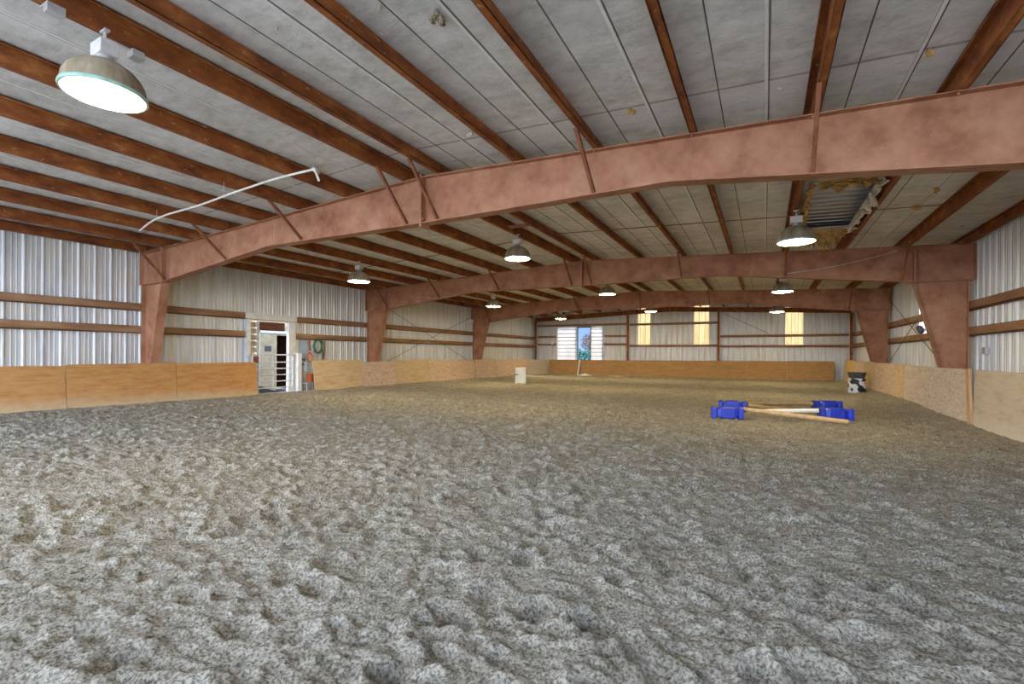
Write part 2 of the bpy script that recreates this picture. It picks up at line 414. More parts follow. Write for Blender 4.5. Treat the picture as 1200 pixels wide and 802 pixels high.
# sliding doors: two white ribbed leaves either side of the opening
for k, (a, b, lab) in enumerate([(-12.09, -10.70, 'white ribbed door leaf left of the open doorway'), (-9.77, -8.96, 'white ribbed door leaf right of the open doorway')]):
    line = []; z = .9
    while z < 3.12:
        line += [(YE - .06, z), (YE - .06, z + .17), (YE - .085, z + .19), (YE - .085, z + .21)]; z += .23
    line = [p for p in line if p[1] <= 3.1] + [(YE - .06, 3.12)]
    d = MB().sheet([(p[0], p[1]) for p in line if p[1] <= 3.12], 'X', a, b).build('door_%d' % (k + 1), 'panel_white')
    structure(d, lab, 'door')
    fr = MB()
    fr.box((a, YE - .05, .9), (a + .03, YE - .02, 3.14)); fr.box((b - .03, YE - .05, .9), (b, YE - .02, 3.14)); fr.box((a, YE - .05, 3.11), (b, YE - .02, 3.14))
    fr.build('door_frame', 'white_metal', d)
    for q in range(9): MB().box((a + .03, YE - .105, .98 + q * .245), (b - .03, YE - .09, 1.015 + q * .245)).build('door_batten', 'wood', d)
mb = MB()
for a in (-10.70, -9.80): mb.box((a - .03, YE - .02, 0), (a + .03, YE + .10, 3.12))
mb.box((-10.73, YE - .02, 3.08), (-9.77, YE + .10, 3.15))
structure(mb.build('trim_1', 'dark_grey'), 'dark frame round the open doorway in the end wall', 'trim')
# wall behind the white leaves is cut away so daylight passes: white leaves hang over openings
# ------------------------------------------------------------------ ceiling
HX0, HX1, HY0, HY1 = .70, 1.56, 8.5, 12.25
def ceiling():
    mb = MB()
    def quad(x0, x1, y0, y1):
        if x1 - x0 < .001 or y1 - y0 < .001: return
        mb.add([(x0, y0, zc(x0)), (x0, y1, zc(x0)), (x1, y1, zc(x1)), (x1, y0, zc(x1))], [(0, 1, 2, 3)])
    quad(XL - .05, M, Y0, YE + .05)
    quad(M, HX0, Y0, YE + .05); quad(HX1, XR + .05, Y0, YE + .05)
    quad(HX0, HX1, Y0, HY0); quad(HX0, HX1, HY1, YE + .05)
    c = mb.build('ceiling', 'ceiling'); structure(c, 'stained grey board ceiling between the purlins', 'ceiling')
    for off, w, th, name, mat in ((.34, .006, .004, 'seam_gap', 'seam_dark'), (.80, .015, .009, 'seam_strips', 'seam'), (.825, .005, .004, 'seam_gap', 'seam_dark')):
        sm = MB()
        for p in PURL_R[:-1] + PURL_L[:-1]:
            x = p + (1 if p > M else -1) * off
            segs = [(Y0, YE)] if not (HX0 - .05 < x < HX1 + .05) else [(Y0, HY0 - .05), (HY1 + .05, YE)]
            for a, b in segs:
                q = [(x - w, zc(x - w)), (x + w, zc(x + w))]
                sm.prism([(q[0][0], q[0][1] - th), (q[1][0], q[1][1] - th), (q[1][0], q[1][1] - .001), (q[0][0], q[0][1] - .001)], 'Y', a, b)
        sm.build(name, mat, c)
PURL_R = [-4.62, -3.25, -2.03, -.80, .45, 1.65, 2.85]
PURL_L = [2 * M - x for x in PURL_R]
ceiling()
def roof():
    mb = MB()
    for x0, x1 in ((XL - .3, M), (M, XR + .3)):
        pr = []; q = Y0 - .2
        while q < YE + .3: pr += [(q, 0), (q + .14, 0), (q + .165, .05), (q + .225, .05), (q + .25, 0)]; q += .27
        n = len(pr)
        mb.add([(x0, y, zc(x0) + .12 + h) for y, h in pr] + [(x1, y, zc(x1) + .12 + h) for y, h in pr], [(i, i + 1, n + i + 1, n + i) for i in range(n - 1)])
    structure(mb.build('ceiling_deck', 'deck'), 'ribbed metal roof sheets above the ceiling boards', 'roof')
roof()

# ------------------------------------------------------------------ portal frames
BR_X = [-12.72, -10.28, -7.84, -5.25, -4.62, -2.03, .45, 2.85]
def zbot(x):
    s = abs(x - M); e = 8.946 - 1.03
    if s > 3.878: return 3.458 + (3.005 - 3.458) * (s - 3.878) / (e - 3.878)
    return 3.43 + (3.458 - 3.43) * s / 3.878
def frame(y, label, nb):
    t = thing('portal_frame', label, 'steel frame', (M, y, 0), 'steel portal frames across the arena')
    fw, ft = .1, .014
    for side in (-1, 1):
        X = lambda d: (XL + d) if side < 0 else (XR - d)          # distance in from the wall
        col = MB()
        def plate(p, q, th, w):                                    # a flange following p->q, (x,z) points, thickness inwards
            n = Vector((-(q[1] - p[1]), q[0] - p[0])).normalized() * th
            col.prism([p, q, (q[0] + n.x, q[1] + n.y), (p[0] + n.x, p[1] + n.y)], 'Y', y - w, y + w)
        col.prism([(X(.13), -.1), (X(.29), -.1), (X(1.03 - .0), 3.0), (X(.13), 3.0)], 'Y', y - .006, y + .006)
        plate((X(.13), -.1), (X(.13), 2.99), -ft * side, fw)
        plate((X(.28), -.1), (X(1.03), 2.99), ft * side, fw)
        col.build('column', 'girder', t)
        kn = MB()
        kn.prism([(X(0), 3.0), (X(1.03), 3.0), (X(1.03), zr(X(1.03)) - .012), (X(0), zr(X(0)) - .012)], 'Y', y - .006, y + .006)
        kn.box((min(X(0), X(1.03)), y - fw, 2.992), (max(X(0), X(1.03)), y + fw, 3.008))
        kn.box((min(X(0), X(.016)), y - fw, 3.0), (max(X(0), X(.016)), y + fw, zr(X(0)) - .02))
        kn.box((min(X(1.0), X(1.05)), y - fw, 2.99), (max(X(1.0), X(1.05)), y + fw, zr(X(1.03)) - .02))
        kn.prism([(X(0), zr(X(0)) - .014), (X(1.03), zr(X(1.03)) - .014), (X(1.03), zr(X(1.03)) - .002), (X(0), zr(X(0)) - .002)], 'Y', y - fw, y + fw)
        for zz in (3.5, 3.58):
            kn.box((min(X(.25), X(.28)), y - .03, zz), (max(X(.25), X(.28)), y - .006, zz + .03))
        kn.build('knee_panel', 'girder', t)
        ra = MB()
        xs = [X(1.03), M + side * 3.878, M + side * .02]
        ra.prism([(x, zbot(x)) for x in xs] + [(x, zr(x) - .01) for x in xs[::-1]], 'Y', y - .006, y + .006)
        for a, b in zip(xs, xs[1:]):
            ra.prism([(a, zbot(a)), (b, zbot(b)), (b, zbot(b) + ft), (a, zbot(a) + ft)], 'Y', y - fw, y + fw)
        a, b = xs[0], xs[-1]
        ra.prism([(a, zr(a) - .014), (b, zr(b) - .014), (b, zr(b) - .002), (a, zr(a) - .002)], 'Y', y - fw, y + fw)
        ra.box((xs[1] - .004, y - .0095, zbot(xs[1]) + .02), (xs[1] + .004, y + .0095, zr(xs[1]) - .02))
        # purlin bolt heads under the top flange
        for p in (PURL_R if side > 0 else PURL_L)[:-1]:
            ra.box((p - .012, y - .07, zr(p) - .034), (p + .012, y - .046, zr(p) - .014))
        ra.build('rafter', 'girder', t)
    sp = MB().box((M - .018, y - .115, zbot(M) - .06), (M + .018, y + .115, zr(M) + .04))
    for z in (3.5, 3.62, 3.95, 4.07):
        for q in (-.08, .08): sp.tube([(M - .045, y + q, z), (M + .045, y + q, z)], .014, 6)
    sp.smooth = False
    sp.build('splice_plate', 'girder', t)
    for x in BR_X:
        if nb == 3 and x not in (-12.72, -7.84, -2.03, 2.85): continue
        if abs(x - 2.85) < .01: x = 2.75
        zb = zbot(x) + .02 if x < 2.8 else 3.05
        a, b = Vector((x, y - .085, zb)), Vector((x, y - .78, zr(x) - .012))
        d = (b - a).normalized(); u = Vector((1, 0, 0)); w = d.cross(u)
        rot = Matrix((u, w, d)).transposed()
        br = MB().obox((a + b) / 2, (.045, .005, (b - a).length), rot).obox((a + b) / 2 + u * .02 + w * .02, (.005, .045, (b - a).length), rot)
        br.build('flange_brace', 'brace', t)
    return t
frame(YF[0], 'reddish brown steel portal frame nearest the camera, its right leg out of view', 1)
frame(YF[1], 'second reddish brown steel portal frame, the one with both legs fully seen and widest', 2)
frame(YF[2], 'third and farthest reddish brown portal frame, before the end wall', 3)

# end wall framing
t = thing('end_wall_rafter', 'brown sloping steel beam running along the top of the far end wall', 'steel beam', (M, YE - .12, 0))
for side in (-1, 1):
    x0, x1 = (XL + .2, M - .01) if side < 0 else (M + .01, XR - .2)
    mb = MB()
    o = .02
    mb.prism([(x0, zr(x0) - .28), (x1, zr(x1) - .28), (x1, zr(x1) - .02), (x0, zr(x0) - .02)], 'Y', YE - .13, YE - .12)
    for dz in (-.28, -.03): mb.prism([(x0, zr(x0) + dz), (x1, zr(x1) + dz), (x1, zr(x1) + dz + .012), (x0, zr(x0) + dz + .012)], 'Y', YE - .2, YE - .12)
    mb.build('beam_half', 'purlin', t)
for k, (x, lab) in enumerate([(XL + .30, 'rusty end wall post in the far left corner'), (-7.37, 'rusty end wall post left of the light panels'), (-2.28, 'rusty end wall post right of the middle light panel'), (XR - .2, 'rusty end wall post in the far right corner')]):
    p = MB(); ht = zr(x) - .29
    p.box((x - .06, YE - .22, 0), (x + .06, YE - .21, ht)); p.box((x - .06, YE - .31, 0), (x + .06, YE - .30, ht)); p.box((x - .005, YE - .30, 0), (x + .005, YE - .22, ht))
    tag(p.build('end_wall_post', 'purlin', base=(x, YE - .25, 0)), lab, 'steel post', 'posts of the end wall')

# ------------------------------------------------------------------ purlins, girts
def purlin(x, y0, y1, sgn, label):
    z0, z1 = zr(x) + .002, zr(x) + .2; th = .008; mb = MB()
    def bx(a, b, c, d): mb.box((min(a, b), y0, c), (max(a, b), y1, d))
    bx(x - th / 2, x + th / 2, z0, z1)
    bx(x, x + sgn * .07, z0, z0 + th); bx(x + sgn * .062, x + sgn * .07, z0, z0 + .022)
    zt = lambda q: z1 - .004
    bx(x, x - sgn * .07, z1 - th, z1); bx(x - sgn * .062, x - sgn * .07, z1 - .03, z1)
    tag(mb.build('roof_purlin', 'purlin', base=(x, y0, z0)), label, 'roof purlin', 'rusty roof purlins')
ORD = ['first', 'second', 'third', 'fourth', 'fifth', 'sixth', 'seventh']
BAYS = [(Y0, YF[0], 'before the nearest frame'), (YF[0], YF[1], 'past the nearest frame'), (YF[1], YF[2], 'past the second frame'), (YF[2], YE, 'past the third frame')]
for a, b, bl in BAYS:
    for side, L in ((-1, PURL_L), (1, PURL_R)):
        for i, x in enumerate(L):
            purlin(x, a + .003, b - .003 if b < YE else b - .21, side, 'rusty purlin %s, %s %s of the ridge' % (bl, ORD[i], 'left' if side < 0 else 'right'))
        xe = XL + .09 if side < 0 else XR - .09
        mb = MB(); y0, y1 = a + .003, (b - .003 if b < YE else b - .21); z0 = zr(xe) + .002
        mb.box((xe - .004, y0, z0), (xe + .004, y1, z0 + .2))
        s2 = 1 if side < 0 else -1
        mb.box((min(xe, xe + s2 * .07), y0, z0), (max(xe, xe + s2 * .07), y1, z0 + .008)); mb.box((min(xe, xe + s2 * .07), y0, z0 + .192), (max(xe, xe + s2 * .07), y1, z0 + .2))
        tag(mb.build('eave_strut', 'purlin', base=(xe, y0, z0)), 'rusty eave strut along the top of the %s wall, %s' % ('left' if side < 0 else 'right', bl), 'eave strut', 'eave struts')

def girt(axis, a, b, pos, z, sgn, label, h=.19):
    """Z girt on a wall; sgn points into the room"""
    mb = MB(); d = .115; th = .008
    def bx(p0, p1, z0, z1):
        lo, hi = min(p0, p1), max(p0, p1)
        if axis == 'Y': mb.box((lo, a, z0), (hi, b, z1))
        else: mb.box((a, lo, z0), (b, hi, z1))
    p = pos
    bx(p, p + sgn * .02, z - h / 2, z - h / 2 + .04)
    bx(p, p + sgn * d, z + h / 2 - th, z + h / 2)
    bx(p + sgn * (d - th), p + sgn * d, z - h / 2 + .02, z + h / 2)
    bx(p + sgn * (d - .05), p + sgn * d, z - h / 2 + .02, z - h / 2 + .03)
    base = (pos, a, z) if axis == 'Y' else (a, pos, z)
    tag(mb.build('wall_girt', 'girt', base=base), label, 'wall girt', 'brown wall girts')
for a, b, bl in BAYS:
    for row, z in (('upper', 2.43), ('lower', 1.87)):
        for side, pos, sg in (('left', XL - .01, 1), ('right', XR + .01, -1)):
            if side == 'left' and a == YF[0]:
                if row == 'lower':
                    girt('Y', a + .005, 8.76, pos, z, sg, 'lower brown girt on the left wall between the nearest frame and the gate')
                    girt('Y', 10.50, b - .005, pos, z, sg, 'lower brown girt on the left wall between the gate and the second frame')
                    continue
            girt('Y', a + .005, b - .005, pos, z, sg, '%s brown girt on the %s wall %s' % (row, side, bl))
PE = YE + .01
for x0, x1, z, lab in [(XL + .37, -12.15, 2.51, 'left of the white doors, middle'), (XL + .37, -12.15, 2.0, 'left of the white doors, lower'), (XL + .37, -7.44, 3.25, 'left of the light panels, above the white doors'),
                  (-8.93, -7.44, 2.51, 'right of the white doors, middle'), (-8.93, -7.44, 2.0, 'right of the white doors, lower'),
                  (-7.30, -2.35, 3.2, 'across the two left light panels, upper'), (-7.30, -2.35, 1.90, 'under the two left light panels'),
                  (-2.21, XR - .27, 2.42, 'across the right light panel'), (-2.21, XR - .27, 1.86, 'under the right light panel')]:
    girt('X', x0, x1, PE - .0, z, -1, 'brown girt on the far end wall, ' + lab, .13)

# ------------------------------------------------------------------ kickboards
def kick_side(side, y0, y1, xt, xb, zt0, zt1, mat, label, gap=.012, turn=0.):
    th = .02 * (1 if side < 0 else -1)
    y0 += gap / 2; y1 -= gap / 2
    n = 8; vs = []; zb = -.08
    for k in range(n + 1):
        y = y0 + (y1 - y0) * k / n; zt = zt0 + (zt1 - zt0) * k / n + random.uniform(-.004, .004)
        bow = .012 * math.sin(math.pi * k / n)
        for x, z in ((xb + th * 0, zb), (xt, zt), (xt - th, zt), (xb - th, zb)): vs.append((x + bow + turn * k / n, y, z))
    fs = []
    for k in range(n):
        for q in range(4): fs.append((k * 4 + q, k * 4 + (q + 1) % 4, k * 4 + 4 + (q + 1) % 4, k * 4 + 4 + q))
    fs += [(0, 3, 2, 1), (n * 4, n * 4 + 1, n * 4 + 2, n * 4 + 3)]
    tag(MB().add(vs, fs).build('kickboard', mat, base=(xb, y0, 0)), label, 'kickboard', 'wooden kickboards round the arena')
xt, xb = XL + .77, XL + .87
K = [(.05, 2.25, 'ply_orange', 'orange plywood kickboard on the left wall, nearest and mostly out of view', 1.02),
     (2.25, 4.45, 'ply_orange', 'orange plywood kickboard cut by the left edge of the picture', 1.02),
     (4.45, 6.62, 'ply_orange', 'orange plywood kickboard in front of the nearest left column', 1.03),
     (6.62, 8.79, 'ply_orange', 'orange plywood kickboard ending beside the pipe gate', 1.03),
     (10.80, 12.92, 'ply_pale', 'pale plywood kickboard just right of the hanging tack', 1.08),
     (12.92, 14.77, 'osb_pink', 'strand board kickboard in front of the second left column', 1.0),
     (14.77, 16.94, 'ply_pale', 'tan plywood kickboard just past the second left column', 1.06),
     (16.94, 18.78, 'osb_pink', 'wide pinkish strand board kickboard left of the third left column', 1.04),
     (18.78, 20.76, 'osb_pink', 'pinkish strand board kickboard just before the third left column', 1.05),
     (20.80, 22.9, 'osb_pink', 'pinkish strand board kickboard in front of the third left column', 1.04),
     (22.9, 24.9, 'osb_pink', 'pinkish strand board kickboard just left of the white mounting block', 1.04),
     (24.9, 26.95, 'osb_pink', 'pinkish strand board kickboard behind the white mounting block', 1.04),
     (27.05, 28.85, 'ply_grey', 'greyish plywood kickboard in the far left corner', 1.02)]
for y0, y1, m, lab, zt in K: kick_side(-1, y0 * .986, y1 * .986, xt, xb, zt, zt + random.uniform(-.02, .02), m, lab, turn=.5 if y1 > 28 else 0.)
xt, xb = XR - .63, XR - .66
K = [(4.6, 7.0, 'ply_grey', 'grey plywood kickboard on the right wall beyond the picture edge, nearest', 1.07), (7.0, 9.4, 'ply_grey', 'grey plywood kickboard just out of view at the right edge', 1.07),
     (9.4, 11.86, 'ply_grey', 'plain grey plywood kickboard cut by the right edge of the picture', 1.08),
     (12.02, 14.5, 'osb_grey', 'grey strand board kickboard just left of the two upright battens', 1.08),
     (14.5, 16.86, 'osb_grey', 'grey strand board kickboard left of the second right column', 1.09),
     (16.9, 17.92, 'ply_pale', 'narrow pale kickboard with a slanted edge on the right wall', 1.10),
     (17.96, 20.86, 'osb_pink', 'pinkish strand board kickboard right of the spotted barrel', 1.11),
     (20.9, 22.95, 'ply_pale', 'narrow pale plywood kickboard beside the spotted barrel', 1.13),
     (23.0, 25.1, 'osb_pink', 'speckled kickboard right behind the spotted barrel', 1.13),
     (25.15, 28.1, 'ply_yellow', 'yellowish plywood kickboard in the far right corner', 1.16)]
for y0, y1, m, lab, zt in K: kick_side(1, y0 * .977, y1 * .977, xt, xb, zt, zt, m, lab)
E_ = [-12.5, -10.5, -6.9, -4.83, -2.85, -.84, 1.03, 3.09]
EL = ['brown plywood kickboard left of the leaning white post on the end wall', 'long brown plywood kickboard below the open doorway', 'brown plywood kickboard below the left light panel', 'brown plywood kickboard below and left of the middle light panel', 'brown plywood kickboard under the middle light panel, right of it', 'brown plywood kickboard in the middle right of the end wall', 'brown plywood kickboard left of the right light panel', 'x']
EL = ['brown plywood kickboard left of the leaning white post on the end wall', 'longest brown plywood kickboard, right of the leaning white post', 'brown plywood kickboard directly below the left light panel', 'brown plywood kickboard below and left of the middle light panel', 'brown plywood kickboard just right of below the middle light panel', 'brown plywood kickboard left of below the right light panel', 'brown plywood kickboard at the right end of the end wall']
for k in range(7):
    a, b = E_[k] + .002, E_[k + 1] - .002; zt = 1.0 + .012 * k
    mb = MB().add([(a, YE - .60, -.08), (b, YE - .60, -.08), (b, YE - .42, zt), (a, YE - .42, zt), (a, YE - .58, -.08), (b, YE - .58, -.08), (b, YE - .40, zt), (a, YE - .40, zt)],
                  [(0, 1, 2, 3), (7, 6, 5, 4), (0, 4, 5, 1), (1, 5, 6, 2), (2, 6, 7, 3), (3, 7, 4, 0)])
    tag(mb.build('kickboard', 'ply_brown', base=(a, YE - .6, 0)), EL[k], 'kickboard', 'wooden kickboards round the arena')
for y, lab in ((11.62, 'upright wooden batten at the seam of the right kickboards, nearer one'), (11.71, 'upright wooden batten at the seam of the right kickboards, farther one')):
    rot = Matrix.Rotation(-math.atan2(.04, 1.12), 3, 'Y')
    mb = MB().obox((XR - .675, y, .5), (.045, .06, 1.2), rot)
    tag(mb.build('upright_batten', 'wood', base=(XR - .7, y, 0)), lab, 'batten', 'battens on the right kickboards')

# ------------------------------------------------------------------ lamps
def lamp0(x, y):
    z = zr(x) - .004; c = (x, y, z)
    t = thing('high_bay_lamp', '', 'lamp', (x, y, z - .6), 'bell shaped lamps under the roof')
    z0 = z - .6
    sh = MB().lathe([(.300, .030), (.302, .04), (.297, .085), (.284, .135), (.258, .185), (.218, .23), (.165, .268), (.105, .294), (.075, .302), (.075, .308), (.11, .302), (.17, .276), (.223, .238), (.264, .19), (.29, .137), (.30, .085)], 36, (x, y, z0))
    shd = sh.build('shade', 'shade', t)
    MB().lathe([(.294, .045), (.312, .045), (.316, .030), (.312, .015), (.294, .015), (.294, .045)], 36, (x, y, z0)).build('rim', 'rim', shd)
    MB().lathe([(.0, -.012), (.12, -.006), (.22, .008), (.293, .028), (.293, .034), (.0, .034)], 36, (x, y, z0)).build('lens', 'lens', shd)
    MB().lathe([(.08, .302), (.072, .32), (.06, .345), (.06, .365)], 20, (x, y, z0)).build('neck', 'steel', t)
    MB().box((x - .10, y - .07, z0 + .36), (x + .10, y + .07, z0 + .48)).build('ballast_box', 'white_metal', t, bevel=.008)
    hk = MB().tube([(x, y, z0 + .47), (x, y, z0 + .52)], .03, 10).tube([(x, y, z0 + .515), (x, y, z0 + .60)], .012, 8)
    hk.box((x - .05, y - .02, z0 + .58), (x + .05, y + .02, z0 + .6)); hk.build('hanger', 'steel', t)
    return t
LP = [(-5.21, 2.0, 'large bell lamp nearest the camera, at the upper left'),
      (-10.24, 9.85, 'bell lamp close to the left wall, between the nearest and second frames'), (-5.21, 10.0, 'bell lamp under the ridge between the nearest and second frames'), (.49, 9.9, 'bell lamp beside the hole in the ceiling'),
      (-10.24, 17.45, 'bell lamp at the left between the second and third frames'), (-5.21, 17.3, 'bell lamp under the ridge between the second and third frames'), (.49, 17.3, 'bell lamp at the right between the second and third frames'),
      (-10.24, 25.0, 'far bell lamp above the white doors'), (-5.21, 25.0, 'far bell lamp by the left light panel'), (.49, 25.0, 'far bell lamp behind the third frame, near the right light panel')]
L0 = None
for x, y, lab in LP:
    if L0 is None: L0 = lamp0(x, y); L0['label'] = lab
    else: copy_tree(L0, (x, y, zr(x) - .604), lab)
jb = MB().box((-5.34, 2.22, 4.085), (-5.23, 2.32, 4.155)).box((-5.30, 2.11, 4.14), (-5.27, 2.22, 4.155)); tag(jb.build('junction_box', 'steel', base=(-5.28, 2.27, 4.08), bevel=.004), 'small grey junction box beside the nearest bell lamp', 'junction box')

tag(MB().box((-5.245, 1.60, 4.09), (-5.165, 1.72, 4.168)).box((-5.32, 1.60, 4.16), (-5.165, 1.72, 4.168)).build('purlin_clip', 'steel', base=(-5.2, 1.66, 4.1), bevel=.004), 'small pale steel clip under the ridge purlin, at the top left edge of the picture', 'clip')

# ------------------------------------------------------------------ sag rods, pipe, wires
allp = sorted(PURL_L + PURL_R)
k = 0
for i in range(len(allp) - 1):
    a, b = allp[i], allp[i + 1]
    if abs((a + b) / 2 - M) < .5: continue
    y = 10.55 if (a + b) / 2 > M else 10.75
    side = 'right' if a > M else 'left'
    n = sorted([abs(q - M) for q in (a, b)])
    idx = (PURL_R if side == 'right' else PURL_L).index(a if side == 'right' else b)
    mb = MB().tube([(a + .006, y, zr(a) + .06), (b - .006, y, zr(b) + .06)], .009, 6)
    tag(mb.build('sag_rod', 'brace', base=(a, y, zr(a))), 'thin rusty sag rod from %s to %s purlin %s of the ridge' % (ORD[idx], ORD[idx + 1], side), 'sag rod', 'sag rods beyond the nearest frame')
pts = [(-11.0, 4.80, 3.72), (-10.3, 4.68, 3.78), (-9.57, 4.6, 3.80), (-8.5, 4.56, 3.80), (-7.4, 4.50, 3.83), (-6.4, 4.46, 3.85), (-5.62, 4.50, 3.87), (-5.56, 4.52, 3.865), (-5.52, 4.56, 3.72)]
def smooth(pts, n=6):
    P = [Vector(p) for p in pts]; out = []
    for i in range(len(P) - 1):
        p0, p1, p2, p3 = P[max(0, i - 1)], P[i], P[i + 1], P[min(len(P) - 1, i + 2)]
        for k in range(n):
            t = k / n
            out.append(.5 * ((2 * p1) + (p2 - p0) * t + (2 * p0 - 5 * p1 + 4 * p2 - p3) * t * t + (3 * p1 - p0 - 3 * p2 + p3) * t ** 3))
    return out + [P[-1]]
t = thing('bent_pipe', 'long thin pale pipe with a hooked end hanging under the left purlins', 'pipe', (-8.5, 4.56, 3.7))
MB().tube(smooth(pts), .016, 8).build('pipe', MT['pole_white'], t)
for x, y, z in ((-10.0, 4.64, 3.79), (-7.7, 4.52, 3.82)): MB().tube([(x, y, z + .016), (x, y, zr(x) - .004)], .004, 5).build('hanger_wire', 'steel', t)
wire = smooth([(2.66, YF[1] - .112, 3.74), (2.2, YF[1] - .112, 3.62), (1.4, YF[1] - .112, 3.47), (.6, YF[1] - .113, 3.39), (.50, YF[1] - .113, 3.375)])
tag(MB().tube(wire, .008, 6).build('loose_wire', 'steel', base=(1.4, YF[1] - .16, 3.36)), 'thin pale wire sagging along the right part of the second frame', 'wire')
wire = smooth([(-11.2, YF[1] - .16, 3.40), (-10.7, YF[1] - .17, 3.33), (-10.2, YF[1] - .17, 3.31), (-9.5, YF[1] - .16, 3.36)])
tag(MB().tube(wire, .006, 6).build('loose_wire', 'steel', base=(-10.5, YF[1] - .16, 3.3)), 'thin pale wire drooping along the left part of the second frame', 'wire')
wire = [(2.2, 12.7, zr(2.2) + .19), (2.2, 12.72, 3.62)]
tag(MB().tube(wire, .004, 5).build('hanging_wire', 'steel', base=(2.2, 12.7, 3.6)), 'thin wire hanging straight down from the ceiling near the right wall', 'wire')
# diagonal bracing rods on the walls
for x, (ya, za), (yb, zb), lab in [(XL + .16, (14.6, 3.25), (20.9, .95), 'diagonal brace rod on the left wall falling towards the third frame'), (XL + .19, (14.6, .95), (20.9, 3.25), 'diagonal brace rod on the left wall rising towards the third frame'),
                               (XR - .15, (21.1, 3.4), (14.9, 1.0), 'diagonal brace rod on the right wall falling towards the camera'), (XR - .18, (21.1, .98), (14.9, 3.3), 'diagonal brace rod on the right wall rising towards the camera')]:
    tag(MB().tube([(x, ya, za), (x, yb, zb)], .010, 6).build('brace_rod', 'dark_grey', base=(x, ya, za)), lab, 'brace rod', 'diagonal wall brace rods')
# rod on end wall
tag(MB().tube([(-2.05, YE - .17, 3.70), (.2, YE - .17, 2.53)], .012, 6).build('brace_rod', 'dark_grey', base=(-2.1, YE - .16, 2.5)), 'diagonal brace rod on the far end wall between post and right panel', 'brace rod', 'diagonal wall brace rods')

# ------------------------------------------------------------------ torn insulation at the hole and scraps
def flap(p0, p1, drop, n, seed, label, mat='fluff', jag=.6):
    r = random.Random(seed); p0, p1 = Vector(p0), Vector(p1); L = (p1 - p0); side = Vector((-L.y, L.x, 0)).normalized()
    rows = 7; vs = []
    for i in range(n + 1):
        t = i / n; d = drop * (1 - jag + jag * r.random()) * (.55 + .45 * math.sin(math.pi * t)); q = p0 + L * t
        for k in range(rows):
            f = k / (rows - 1)
            vs.append(q + side * (.05 * math.sin(i * 1.7 + k) * f + r.uniform(-.035, .035) * (.3 + f)) + Vector((0, 0, -d * f)) + L.normalized() * r.uniform(-.03, .03))
    fs = [(i * rows + k, i * rows + k + 1, (i + 1) * rows + k + 1, (i + 1) * rows + k) for i in range(n) for k in range(rows - 1)]
    o = MB().add(vs, fs).build('hanging_insulation', mat, base=tuple(p0))
    md = o.modifiers.new('thickness', 'SOLIDIFY'); md.thickness = .025
    o.data.polygons.foreach_set('use_smooth', [False] * len(o.data.polygons))
    tag(o, label, 'insulation', 'torn insulation round the hole')
flap((.66, 8.95, zc(.66) - .05), (.66, 12.0, zc(.66) - .05), .22, 26, 1, 'tattered yellow insulation along the left edge of the ceiling hole')
flap((1.56, 8.8, zc(1.56) - .06), (1.56, 12.1, zc(1.56) - .06), .30, 26, 2, 'ragged pale insulation along the right edge of the ceiling hole', 'scrap')
flap((.74, 12.3, zc(.74) - .06), (1.52, 12.3, zc(1.52) - .06), .62, 16, 3, 'brown pointed flap of insulation hanging at the far edge of the ceiling hole', jag=.75)
flap((.74, 8.9, zc(.74) - .06), (1.50, 8.9, zc(1.5) - .06), .26, 14, 4, 'orange brown shreds of insulation at the near edge of the ceiling hole')
def scrap(x, y, s, label, mat='scrap', seed=0):
    r = random.Random(seed); z = zc(x) - .004; mb = MB(); mb.smooth = False
    for k in range(5):
        c = Vector((x + r.uniform(-s, s) * .6, y + r.uniform(-s, s) * .6, z - s * .45 - r.uniform(0, s) * .5))
        vs = []; n = 6
        for i in range(n + 1):
            th = math.pi * i / n
            for j in range(8):
                ph = math.tau * j / 8; q = s * .42 * r.uniform(.45, 1.25)
                vs.append(c + Vector((q * math.sin(th) * math.cos(ph), q * math.sin(th) * math.sin(ph), q * math.cos(th))))
        fs = [(i * 8 + j, i * 8 + (j + 1) % 8, (i + 1) * 8 + (j + 1) % 8, (i + 1) * 8 + j) for i in range(n) for j in range(8)]
        mb.add(vs, fs)
    tag(mb.build('hanging_scrap', mat, base=(x, y, z)), label, 'scrap', 'scraps stuck to the ceiling')
for i, (x, y, s, lab, mt) in enumerate([
    (-2.54, 3.36, .085, 'brown tufted scrap on the ceiling at the top centre of the picture', 'tuft'), (-1.41, 5.62, .06, 'yellowish scrap on the ceiling just before the nearest frame, right of centre', 'fluff'),
    (-6.43, 5.25, .09, 'large white scrap above the hooked end of the pale pipe', 'scrap'), (-3.58, 5.4, .06, 'white scrap on the ceiling just before the nearest frame, first right of ridge', 'scrap'),
    (-2.95, 3.05, .03, 'tiny scrap on the ceiling seam left of the brown tuft', 'scrap'), (-3.19, 3.33, .025, 'tiny pale scrap on the ceiling below left of the brown tuft', 'scrap'),
    (-4.05, 2.85, .03, 'tiny scrap on the ceiling close to the ridge purlins', 'scrap'), (1.33, 5.6, .05, 'small knot of debris on the ceiling seam at the upper right', 'fluff'),
    (2.4, 10.9, .09, 'brown scrap on the ceiling right of the hole', 'fluff'), (2.3, 11.8, .05, 'small grey scrap on the ceiling right of the hole', 'scrap'),
    (2.45, 10.0, .07, 'yellow scrap on the ceiling right of the hole, nearest the frame', 'fluff'), (.12, 5.75, .03, 'tiny scrap on the ceiling near the nearest frame, right of centre', 'scrap'),
    (3.55, 12.8, .05, 'small scrap on the ceiling above the right leg of the second frame', 'scrap'), (-9.6, 7.3, .10, 'dark clump of debris on the ceiling just behind the nearest frame at left', 'tuft')]):
    scrap(x, y, s, lab, mt, 40 + i)
